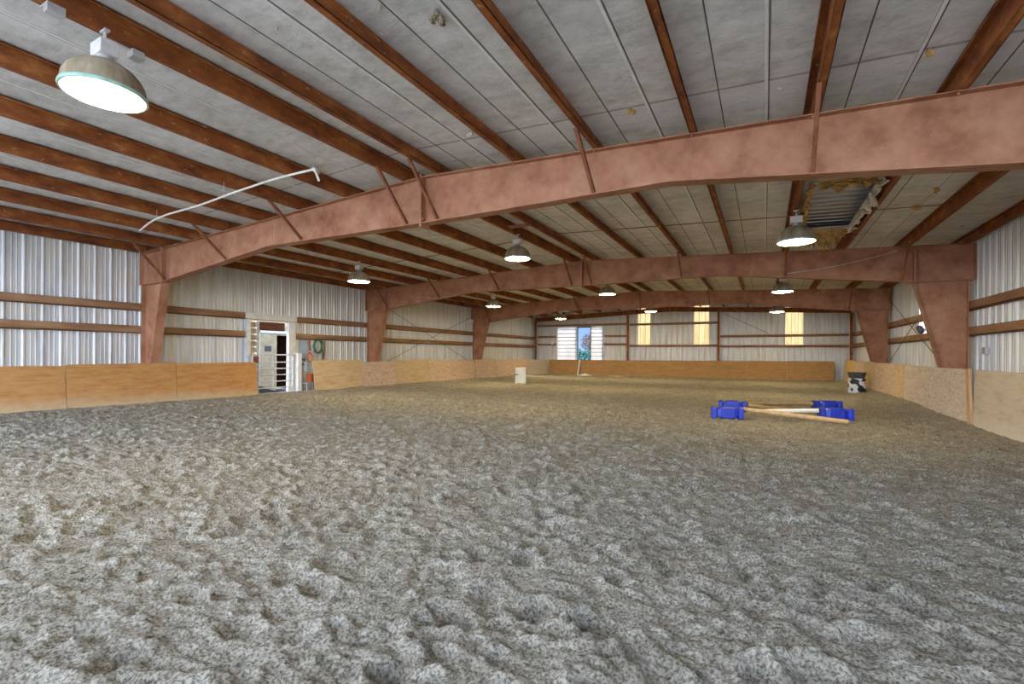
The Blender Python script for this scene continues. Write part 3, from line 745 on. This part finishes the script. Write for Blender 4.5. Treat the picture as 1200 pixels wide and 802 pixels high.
# insulation sagging between the end-wall beam and ceiling
for i, (x0, x1) in enumerate([(-13.2, -11.6), (-11.4, -9.2), (-8.8, -7.6)]):
    flap((x0, YE - .30, zc(x0) - .06), (x1, YE - .30, zc(x1) - .06), .17, 14, 60 + i, ['ragged insulation above the end wall beam in the far left corner', 'ragged insulation above the end wall beam over the white doors', 'ragged insulation above the end wall beam left of the first light panel'][i], 'scrap')

# ------------------------------------------------------------------ jump blocks and poles
def block0(x, y):
    t = thing('jump_block', '', 'jump block', (x, y, .005), 'blue jump blocks'); L = .25
    def sq(cx, w, h, z0):  # cross-section outline in y,z
        b = .022; return [(-w + b, z0), (w - b, z0), (w, z0 + b), (w, h - b), (w - b, h), (-w + b, h), (-w, h - b), (-w, z0 + b)]
    def loft(mb, secs):
        n = 8; vs = []
        for cx, w, z0, h in secs: vs += [(x + cx, y + p, .005 + q) for p, q in sq(cx, w, h, z0)]
        fs = [(i * n + k, (i + 1) * n + k, (i + 1) * n + (k + 1) % n, i * n + (k + 1) % n) for i in range(len(secs) - 1) for k in range(n)]
        return mb.add(vs, fs + [tuple(range(n)), tuple(range((len(secs) - 1) * n, len(secs) * n))[::-1]])
    loft(MB(), [(-.20, .08, .06, .20), (-.135, .105, .025, .235), (-.125, .115, .012, .25), (.125, .115, .012, .25), (.135, .105, .025, .235), (.20, .08, .06, .20)]).build('body', 'blue', t)
    for s in (-1, 1):
        loft(MB(), [(s * .195, .075, .055, .19), (s * .215, .12, .0, .245), (s * .225, .125, .0, .25), (s * .285, .125, .0, .25), (s * .295, .12, .006, .243)]).build('end_flange', 'blue', t)
    r = MB()
    for cx in (-.06, .06): r.box((x + cx - .006, y - .119, .03), (x + cx + .006, y - .110, .24))
    r.build('moulded_rib', 'blue', t)
    return t
b0 = block0(-.68, 10.75); b0['label'] = 'blue plastic jump block, front one of the left pair'
b0.rotation_euler = (0, 0, math.radians(14))
copy_tree(b0, (-.66, 12.25, .005), 'blue plastic jump block, rear one of the left pair', math.radians(8))
copy_tree(b0, (1.28, 11.62, .005), 'blue plastic jump block, front one of the right pair', math.radians(16))
copy_tree(b0, (1.32, 13.5, .005), 'blue plastic jump block, rear one of the right pair', math.radians(26))
def pole(a, b, mat, lab):
    a, b = Vector(a), Vector(b); mb = MB().tube([a, a + (b - a) * .5, b], .048, 14)
    o = mb.build('ground_pole', mat, base=tuple((a + b) / 2)); tag(o, lab, 'pole', 'jump poles lying on the sand')
pole((-.38, 10.93, .20), (1.42, 11.05, .05), 'pole_tan', 'tan wooden pole slanting from the front left block down to the sand')
pole((-.34, 11.25, .12), (.98, 11.50, .20), 'pole_white', 'whitish pole lying between the left and right jump blocks')
pole((-.36, 12.55, .19), (1.00, 13.20, .19), 'pole_brown', 'brown weathered pole lying between the rear jump blocks')
pole((-.34, 12.30, .17), (.62, 12.55, .05), 'pole_brown', 'darker pole on the sand in front of the rear brown pole')

# ------------------------------------------------------------------ barrel, mounting block, end-wall oddments
t = thing('spotted_barrel', 'white barrel with black patches and a dark grey tub on top', 'barrel', (2.92, 20.75, 0))
MB().lathe([(.245, .0), (.262, .03), (.258, .22), (.27, .24), (.27, .26), (.256, .28), (.252, .46), (.266, .48), (.262, .52)], 32, (2.92, 20.75, .02)).build('barrel_body', 'cow', t)
MB().lathe([(.18, .505), (.235, .56), (.275, .70), (.292, .715), (.292, .735), (.268, .735), (.225, .58), (.0, .55)], 32, (2.92, 20.75, .02)).build('tub', 'dark_grey', t)
t = thing('mounting_block', 'greyish white plastic mounting block standing before the left kickboards', 'mounting block', (-9.69, 18.9, 0))
R = Matrix.Rotation(math.radians(28), 3, 'Z')
def rp(x, y, z): v = R @ Vector((x, y, 0)); return (v.x - 9.69, v.y + 18.95, z)
mb = MB()
secs = [(.25, .20, 0), (.25, .20, .08), (.235, .19, .14), (.235, .19, .70), (.22, .175, .73)]
vs = []
for w, d, z in secs: vs += [rp(-w, -d, z), rp(w, -d, z), rp(w, d, z), rp(-w, d, z)]
mb.add(vs, [(i * 4 + k, i * 4 + (k + 1) % 4, i * 4 + 4 + (k + 1) % 4, i * 4 + 4 + k) for i in range(4) for k in range(4)] + [(0, 3, 2, 1), (16, 17, 18, 19)])
mb.build('block_body', 'plastic_grey', t, bevel=.02)
mb = MB().obox(rp(-.18, -.215, .42), (.14, .03, .05), R); mb.build('dark_handle', 'dark_grey', t)['label'] = 'dark handle slot'
mb = MB().obox(rp(.205, -.20, .40), (.03, .03, .62), R); mb.build('corner_rib', 'white', t)
mb = MB().tube([(-10.38, YE - .80, .02), (-10.30, YE - .62, 1.0)], .05, 10); tag(mb.build('leaning_post', 'white', base=(-10.35, YE - .8, 0)), 'white post leaning against the end wall kickboards below the doorway', 'post')
def heap(name, x, y, sx, sy, h, mat, lab, cat, seed):
    r = random.Random(seed); vs = []; n, m = 6, 14
    for i in range(n + 1):
        f = i / n
        for j in range(m):
            a = math.tau * j / m; q = (1 - f) ** .7 * r.uniform(.75, 1.15)
            vs.append((x + sx * q * math.cos(a), y + sy * q * math.sin(a), .015 + h * f * r.uniform(.8, 1.1)))
    fs = [(i * m + j, i * m + (j + 1) % m, (i + 1) * m + (j + 1) % m, (i + 1) * m + j) for i in range(n) for j in range(m)]
    tag(MB().add(vs, fs).build(name, mat, base=(x, y, 0)), lab, cat)
heap('white_heap', -9.85, YE - .95, .55, .18, .16, 'white', 'low white heap on the sand beside the leaning post', 'heap', 5)
heap('rubble_strip', -7.9, YE - .95, .85, .15, .10, 'osb_pink', 'low pinkish strip of rubble along the end wall kickboards', 'rubble', 6)
# fittings
t = thing('floodlight', 'round dark floodlight on the right leg of the second frame', 'floodlight', (3.2, YF[1] - .1, 1.9))
mb = MB().lathe([(.0, -.04), (.09, -.04), (.105, .0), (.08, .05), (.0, .06)], 20)
rotm = Matrix.Rotation(math.radians(68), 3, 'Y')
mb.v = [tuple(rotm @ Vector(p) + Vector((3.06, YF[1] - .17, 1.92))) for p in mb.v]; mb.build('housing', 'dark_grey', t)
MB().box((3.10, YF[1] - .19, 1.90), (3.17, YF[1] - .15, 1.95)).build('bracket', 'steel', t)
t = thing('outlet_box', 'grey outlet box with conduit on the right wall beside the second frame', 'outlet', (XR - .03, 13.05, 1.3))
MB().box((XR - .06, 13.0, 1.38), (XR - .005, 13.16, 1.52)).build('box', 'steel', t, bevel=.006); MB().tube([(XR - .03, 13.08, 1.52), (XR - .03, 13.08, 1.74)], .012, 8).build('conduit', 'steel', t)
mb = MB().box((XL + .02, YF[2] - .42, 3.0), (XL + .22, YF[2] - .18, 3.16)); tag(mb.build('white_fixture_box', 'white', base=(XL + .1, YF[2] - .3, 3.0), bevel=.015), 'small white box on the left wall beside the third frame', 'fixture')
mb = MB().lathe([(0, 0), (.08, .02), (.1, .1), (.06, .2), (0, .22)], 14, (-12.4, YE - .2, 2.0)); tag(mb.build('wall_light', 'white', base=(-12.4, YE - .2, 2.0)), 'small white light on the end wall left of the white doors', 'light')
t = thing('ceiling_duct_stub', 'short reddish steel stub joining the ridge purlins beyond the nearest frame', 'steel stub', (-4.93, 9.5, 4.2))
MB().box((-5.16, 9.42, zr(-5) + .02), (-4.71, 9.6, zr(-5) + .05)).build('plate', 'girder', t)

# ------------------------------------------------------------------ gate and tack by the left doorway
def post(name, y0, y1, z0, z1, mat, lab, x0=XL + .04, x1=XL + .16):
    tag(MB().box((x0, y0, z0), (x1, y1, z1)).build(name, mat, base=((x0 + x1) / 2, (y0 + y1) / 2, z0), bevel=.006), lab, 'post')
post('door_post', 8.79, 8.89, -.05, 2.30, 'white', 'slim white post left of the pipe gate')
post('door_post', 10.19, 10.45, -.05, 2.30, 'white', 'broad white post right of the pipe gate')
post('short_post', 10.41, 10.55, -.05, 1.30, 'white', 'short white post standing right of the broad gate post', XL + .20, XL + .34)
tag(MB().box((XL + .02, 8.79, 2.302), (XL + .10, 10.45, 2.33)).box((XL + .115, 8.75, 2.345), (XL + .15, 10.5, 2.52)).build('door_lintel', 'white', base=(XL + .1, 9.6, 2.3)), 'weathered white lintel board over the gate doorway', 'lintel')
t = thing('slatted_panel', 'narrow pale slatted panel beside the slim gate post', 'panel', (XL + .02, 9.02, 0))
mb = MB()
for k in range(11): mb.box((XL + .01, 8.90, .15 + k * .195), (XL + .04, 9.12, .31 + k * .195))
mb.build('slats', 'beige', t); MB().box((XL + .0, 9.125, -.05), (XL + .10, 9.21, 2.29)).build('edge_board', 'steel', t)
tag(MB().box((XL - .10, 9.215, 2.02), (XL - .04, 10.185, 2.29)).build('header_board', 'dark_wood', base=(XL - .07, 9.7, 2.02)), 'dark brown header board at the top of the gate doorway', 'board')
t = thing('pipe_gate', 'white metal pipe gate with six rails across the left doorway', 'gate', (XL + .26, 8.9, 0))
gx = XL + .28
loop = smooth([(gx, 8.86, .20), (gx, 8.86, 1.12), (gx, 8.90, 1.22), (gx, 8.98, 1.25), (gx, 10.12, 1.25), (gx, 10.22, 1.22), (gx, 10.25, 1.12), (gx, 10.25, .20)], 4)
MB().tube(loop, .024, 8).build('frame_pipe', 'white_metal', t)
for z in (.22, .42, .62, .82, 1.02): MB().tube([(gx, 8.87, z), (gx, 10.24, z)], .018, 8).build('rail', 'white_metal', t)
MB().tube([(gx, 9.55, .2), (gx, 9.55, 1.24)], .022, 8).build('upright', 'white_metal', t)
MB().box((gx - .02, 8.92, 1.0), (gx + .03, 9.04, 1.19)).build('latch', 'maroon', t)
# room behind the doorway
ax = -15.65
mb = MB()
mb.box((ax - .06, 8.2, -.1), (ax, 11.12, 2.6)); mb.box((ax - .06, 11.12, 1.95), (ax, 11.85, 2.6)); mb.box((ax - .06, 11.85, -.1), (ax, 13.2, 2.6))
structure(mb.build('wall_passage', 'beige'), 'beige inner wall seen through the gate doorway', 'wall')
mb = MB().box((ax - 2.2, 10.6, -.1), (ax - 2.1, 12.4, 2.6)).box((ax - 2.1, 10.6, -.1), (ax - .07, 10.65, 2.6)).box((ax - 2.1, 12.35, -.1), (ax - .07, 12.4, 2.6)).box((ax - 2.1, 10.6, 2.3), (ax - .07, 12.4, 2.36))
structure(mb.build('wall_inner_store', 'dark_wood'), 'dark store room beyond the inner doorway', 'wall')
t = thing('inner_door', 'beige door leaf seen through the gate doorway', 'door', (ax + .03, 10.75, 0))
lf = MB().box((ax + .01, 10.45, .12), (ax + .05, 11.10, 2.0)).build('leaf', 'beige', t, bevel=.006)
MB().tube([(ax + .05, 11.0, .98), (ax + .12, 11.0, .98)], .03, 10).build('knob', 'black', lf)
MB().box((ax + .052, 10.62, 1.36), (ax + .06, 10.88, 1.56)).build('notice', 'dark_grey', lf)
mb = MB().box((ax + .0, 10.33, -.05), (ax + .07, 10.44, 2.1)).box((ax, 10.33, 2.02), (ax + .07, 11.95, 2.12)); structure(mb.build('trim_2', 'white'), 'white trim round the inner door', 'trim')
for k, z in enumerate((.95, 1.35, 1.7)):
    tag(MB().box((ax - 2.05, 10.7, z), (ax - 1.6, 12.3, z + .04)).build('store_shelf', 'wood', base=(ax - 1.9, 11.5, z)), ['lowest', 'middle', 'top'][k] + ' wooden shelf in the dark store beyond the inner door', 'shelf', 'shelves in the store')
heap('dark_heap', XL - .55, 9.6, .35, .7, .22, 'black', 'dark heap on the ground behind the pipe gate', 'heap', 8)
# tack on the wall
tx = XL + .10
def coil(c, r, mat, name, lab, turns=5, rr=.014, seed=1):
    rd = random.Random(seed); pts = []
    for i in range(turns * 18):
        a = math.tau * i / 18; q = r * (1 + rd.uniform(-.10, .10))
        pts.append((c[0] + .012 * (i / 18) + rd.uniform(-.004, .004), c[1] + q * math.cos(a), c[2] + 1.35 * q * math.sin(a)))
    tag(MB().tube(pts, rr, 6).build(name, mat, base=c), lab, name.split('_')[-1])
tag(MB().box((XL + .0, 10.75, .9), (XL + .02, 11.02, 1.75)).build('mounted_sheet', 'pale_blue', base=(XL, 10.85, .9)), 'pale blue sheet fixed to the wall beside the gate post', 'sheet')
coil((tx + .02, 11.33, 1.55), .17, 'green', 'hanging_hose', 'green hose coiled on the left wall above the pale kickboard', 7)
coil((tx + .14, 10.92, 1.17), .11, 'orange', 'hanging_rope', 'orange rope coiled on the wall right of the gate', 4, .016, 3)
coil((tx + .16, 10.64, 1.02), .07, 'black', 'hanging_strap', 'black strap looped beside the short white post', 3, .012, 4)
tag(MB().tube(smooth([(tx, 11.56, 1.76), (tx + .02, 11.55, 1.5), (tx + .01, 11.59, 1.15), (tx + .03, 11.57, .95)]), .02, 8).tube(smooth([(tx, 11.63, 1.74), (tx + .02, 11.64, 1.45), (tx, 11.62, 1.1)]), .018, 8).build('hanging_rope', 'maroon', base=(tx, 11.7, .95)), 'maroon lead ropes hanging right of the green hose', 'rope')
tag(MB().tube(smooth([(tx, 11.03, 1.80), (tx + .02, 11.02, 1.6), (tx + .01, 11.05, 1.40)]), .02, 8).build('hanging_rope', 'red', base=(tx, 11.03, 1.3)), 'red lead rope hanging left of the green hose', 'rope')
mb = MB(); rd = random.Random(9); vs = []
for i in range(9):
    for k in range(7): vs.append((tx + .27 + .03 * math.sin(i * 1.3 + k * .5), 10.60 + i * .02, 1.04 - k * .05 - .02 * rd.random()))
mb.add(vs, [(i * 7 + k, i * 7 + k + 1, i * 7 + 8 + k, i * 7 + 7 + k) for i in range(8) for k in range(6)])
o = mb.build('hanging_cloth', 'pale_blue', base=(tx + .17, 11.1, .7)); o.modifiers.new('thickness', 'SOLIDIFY').thickness = .012; tag(o, 'pale blue cloth hanging below the orange rope', 'cloth')
t = thing('feed_bucket', 'orange bucket on the low metal stand behind the end of the pale kickboard', 'bucket', (tx + .26, 10.86, .33))
cx, cy = tx + .26, 10.86
MB().lathe([(.10, 0), (.125, .26), (.135, .27), (.135, .285), (.118, .285), (.095, .02), (.0, .02)], 20, (cx, cy, .335)).build('pail', 'orange', t)
MB().tube(smooth([(cx, cy - .13, .60), (cx, cy - .08, .68), (cx, cy, .71), (cx, cy + .08, .68), (cx, cy + .13, .60)], 4), .006, 6).build('bail', 'steel', t)
mb = MB().box((tx + .13, 10.62, .30), (tx + .41, 11.06, .325)).box((tx + .13, 10.62, .74), (tx + .16, 11.06, .765))
for q in (tx + .13, tx + .38):
    for w in (10.62, 11.03): mb.box((q, w, -.02), (q + .03, w + .03, .30 if q > tx + .2 else .77))
tag(mb.build('tack_stand', 'steel', base=(tx + .25, 10.85, 0)), 'low grey metal stand under the orange bucket', 'stand')

# ------------------------------------------------------------------ beyond the far doorway
t = thing('bare_tree', 'tree with dull reddish foliage seen through the far doorway', 'tree', (-17.1, 50, -.14))
MB().tube([(-17.1, 50, -.2), (-17.0, 50, 1.6), (-16.8, 50, 3.2)], [.16, .12, .05], 8).build('trunk', 'bark', t)
mb = MB(); rd = random.Random(3)
for k in range(900):
    a, b = rd.uniform(0, math.tau), rd.uniform(-1, 1); q = rd.random() ** .4
    c = Vector((-16.7 + 1.3 * q * math.sqrt(1 - b * b) * math.cos(a), 50 + 1.2 * q * math.sqrt(1 - b * b) * math.sin(a), 2.7 + 1.15 * q * b))
    u = Vector((rd.uniform(-1, 1), rd.uniform(-1, 1), rd.uniform(-1, 1))).normalized() * .11; w = u.orthogonal().normalized() * .07
    mb.add([c - u, c + w, c + u, c - w], [(0, 1, 2, 3)])
mb.build('crown', 'leaf', t)
mb = MB(); rd = random.Random(4)
for k in range(1600):
    c = Vector((rd.uniform(-19.5, -12), 44 + rd.uniform(-.5, .5), rd.uniform(-.1, 1.75 + .15 * math.sin(k))))
    u = Vector((rd.uniform(-1, 1), rd.uniform(-1, 1), rd.uniform(-1, 1))).normalized() * .16; w = u.orthogonal().normalized() * .11
    mb.add([c - u, c + w, c + u, c - w], [(0, 1, 2, 3)])
tag(mb.build('hedge', 'hedge', base=(-15.5, 44, -.14)), 'dark green hedge seen through the bottom of the far doorway', 'hedge')

# ------------------------------------------------------------------ sky, sun, camera
W = bpy.data.worlds.new('sky'); S.world = W; W.use_nodes = True
nt = W.node_tree; bg = nt.nodes['Background']
tc = node(nt, 'ShaderNodeTexCoord'); sp = node(nt, 'ShaderNodeSeparateXYZ'); nt.links.new(tc.outputs['Generated'], sp.inputs[0])
sky = ramp(nt, sp.outputs['Z'], [(.0, (.42, .62, .92)), (.12, (.16, .36, .80)), (.6, (.07, .20, .62))])
cl = ramp(nt, sp.outputs['Z'], [(.0, (7.4, 8.5, 10.6)), (.5, (6.4, 7.5, 10.0)), (1., (4.3, 5.4, 7.6))])  # brighter sky bank behind the camera, added to light the interior
mr = node(nt, 'ShaderNodeMapRange'); mr.inputs['From Min'].default_value = .35; mr.inputs['From Max'].default_value = -.25; nt.links.new(sp.outputs['Y'], mr.inputs['Value'])
nt.links.new(mix(nt, mr.outputs[0], sky, cl), bg.inputs['Color']); bg.inputs['Strength'].default_value = 1.
sun = bpy.data.lights.new('sun', 'SUN'); sun.energy = 5.; sun.angle = math.radians(1.); sun.color = (1., .93, .80)
so = bpy.data.objects.new('sun', sun); COL.objects.link(so)
d = -Vector((.45, .75, .55)).normalized(); so.rotation_euler = d.to_track_quat('-Z', 'Y').to_euler(); so.location = (20, 60, 40)

cam = bpy.data.cameras.new('camera'); co = bpy.data.objects.new('camera', cam); COL.objects.link(co)
cam.sensor_width = 36; cam.lens = 553.87 / 1200 * 36; cam.shift_y = 15.09 / 1200; cam.clip_end = 300
co.matrix_world = Matrix.Translation((0, 0, HC)) @ Matrix.Rotation(.4907, 4, 'Z') @ Matrix.Rotation(math.pi / 2, 4, 'X') @ Matrix.Rotation(.0066, 4, 'Z')
S.camera = co
vs = S.view_settings; S.display_settings.display_device = 'sRGB'
vs.view_transform = 'Standard'; vs.look = 'None'; vs.gamma = 1; vs.use_curve_mapping = False; vs.exposure = .22
S.cycles.use_denoising = True; S.cycles.max_bounces = 8; S.cycles.diffuse_bounces = 5; S.cycles.sample_clamp_indirect = 6.
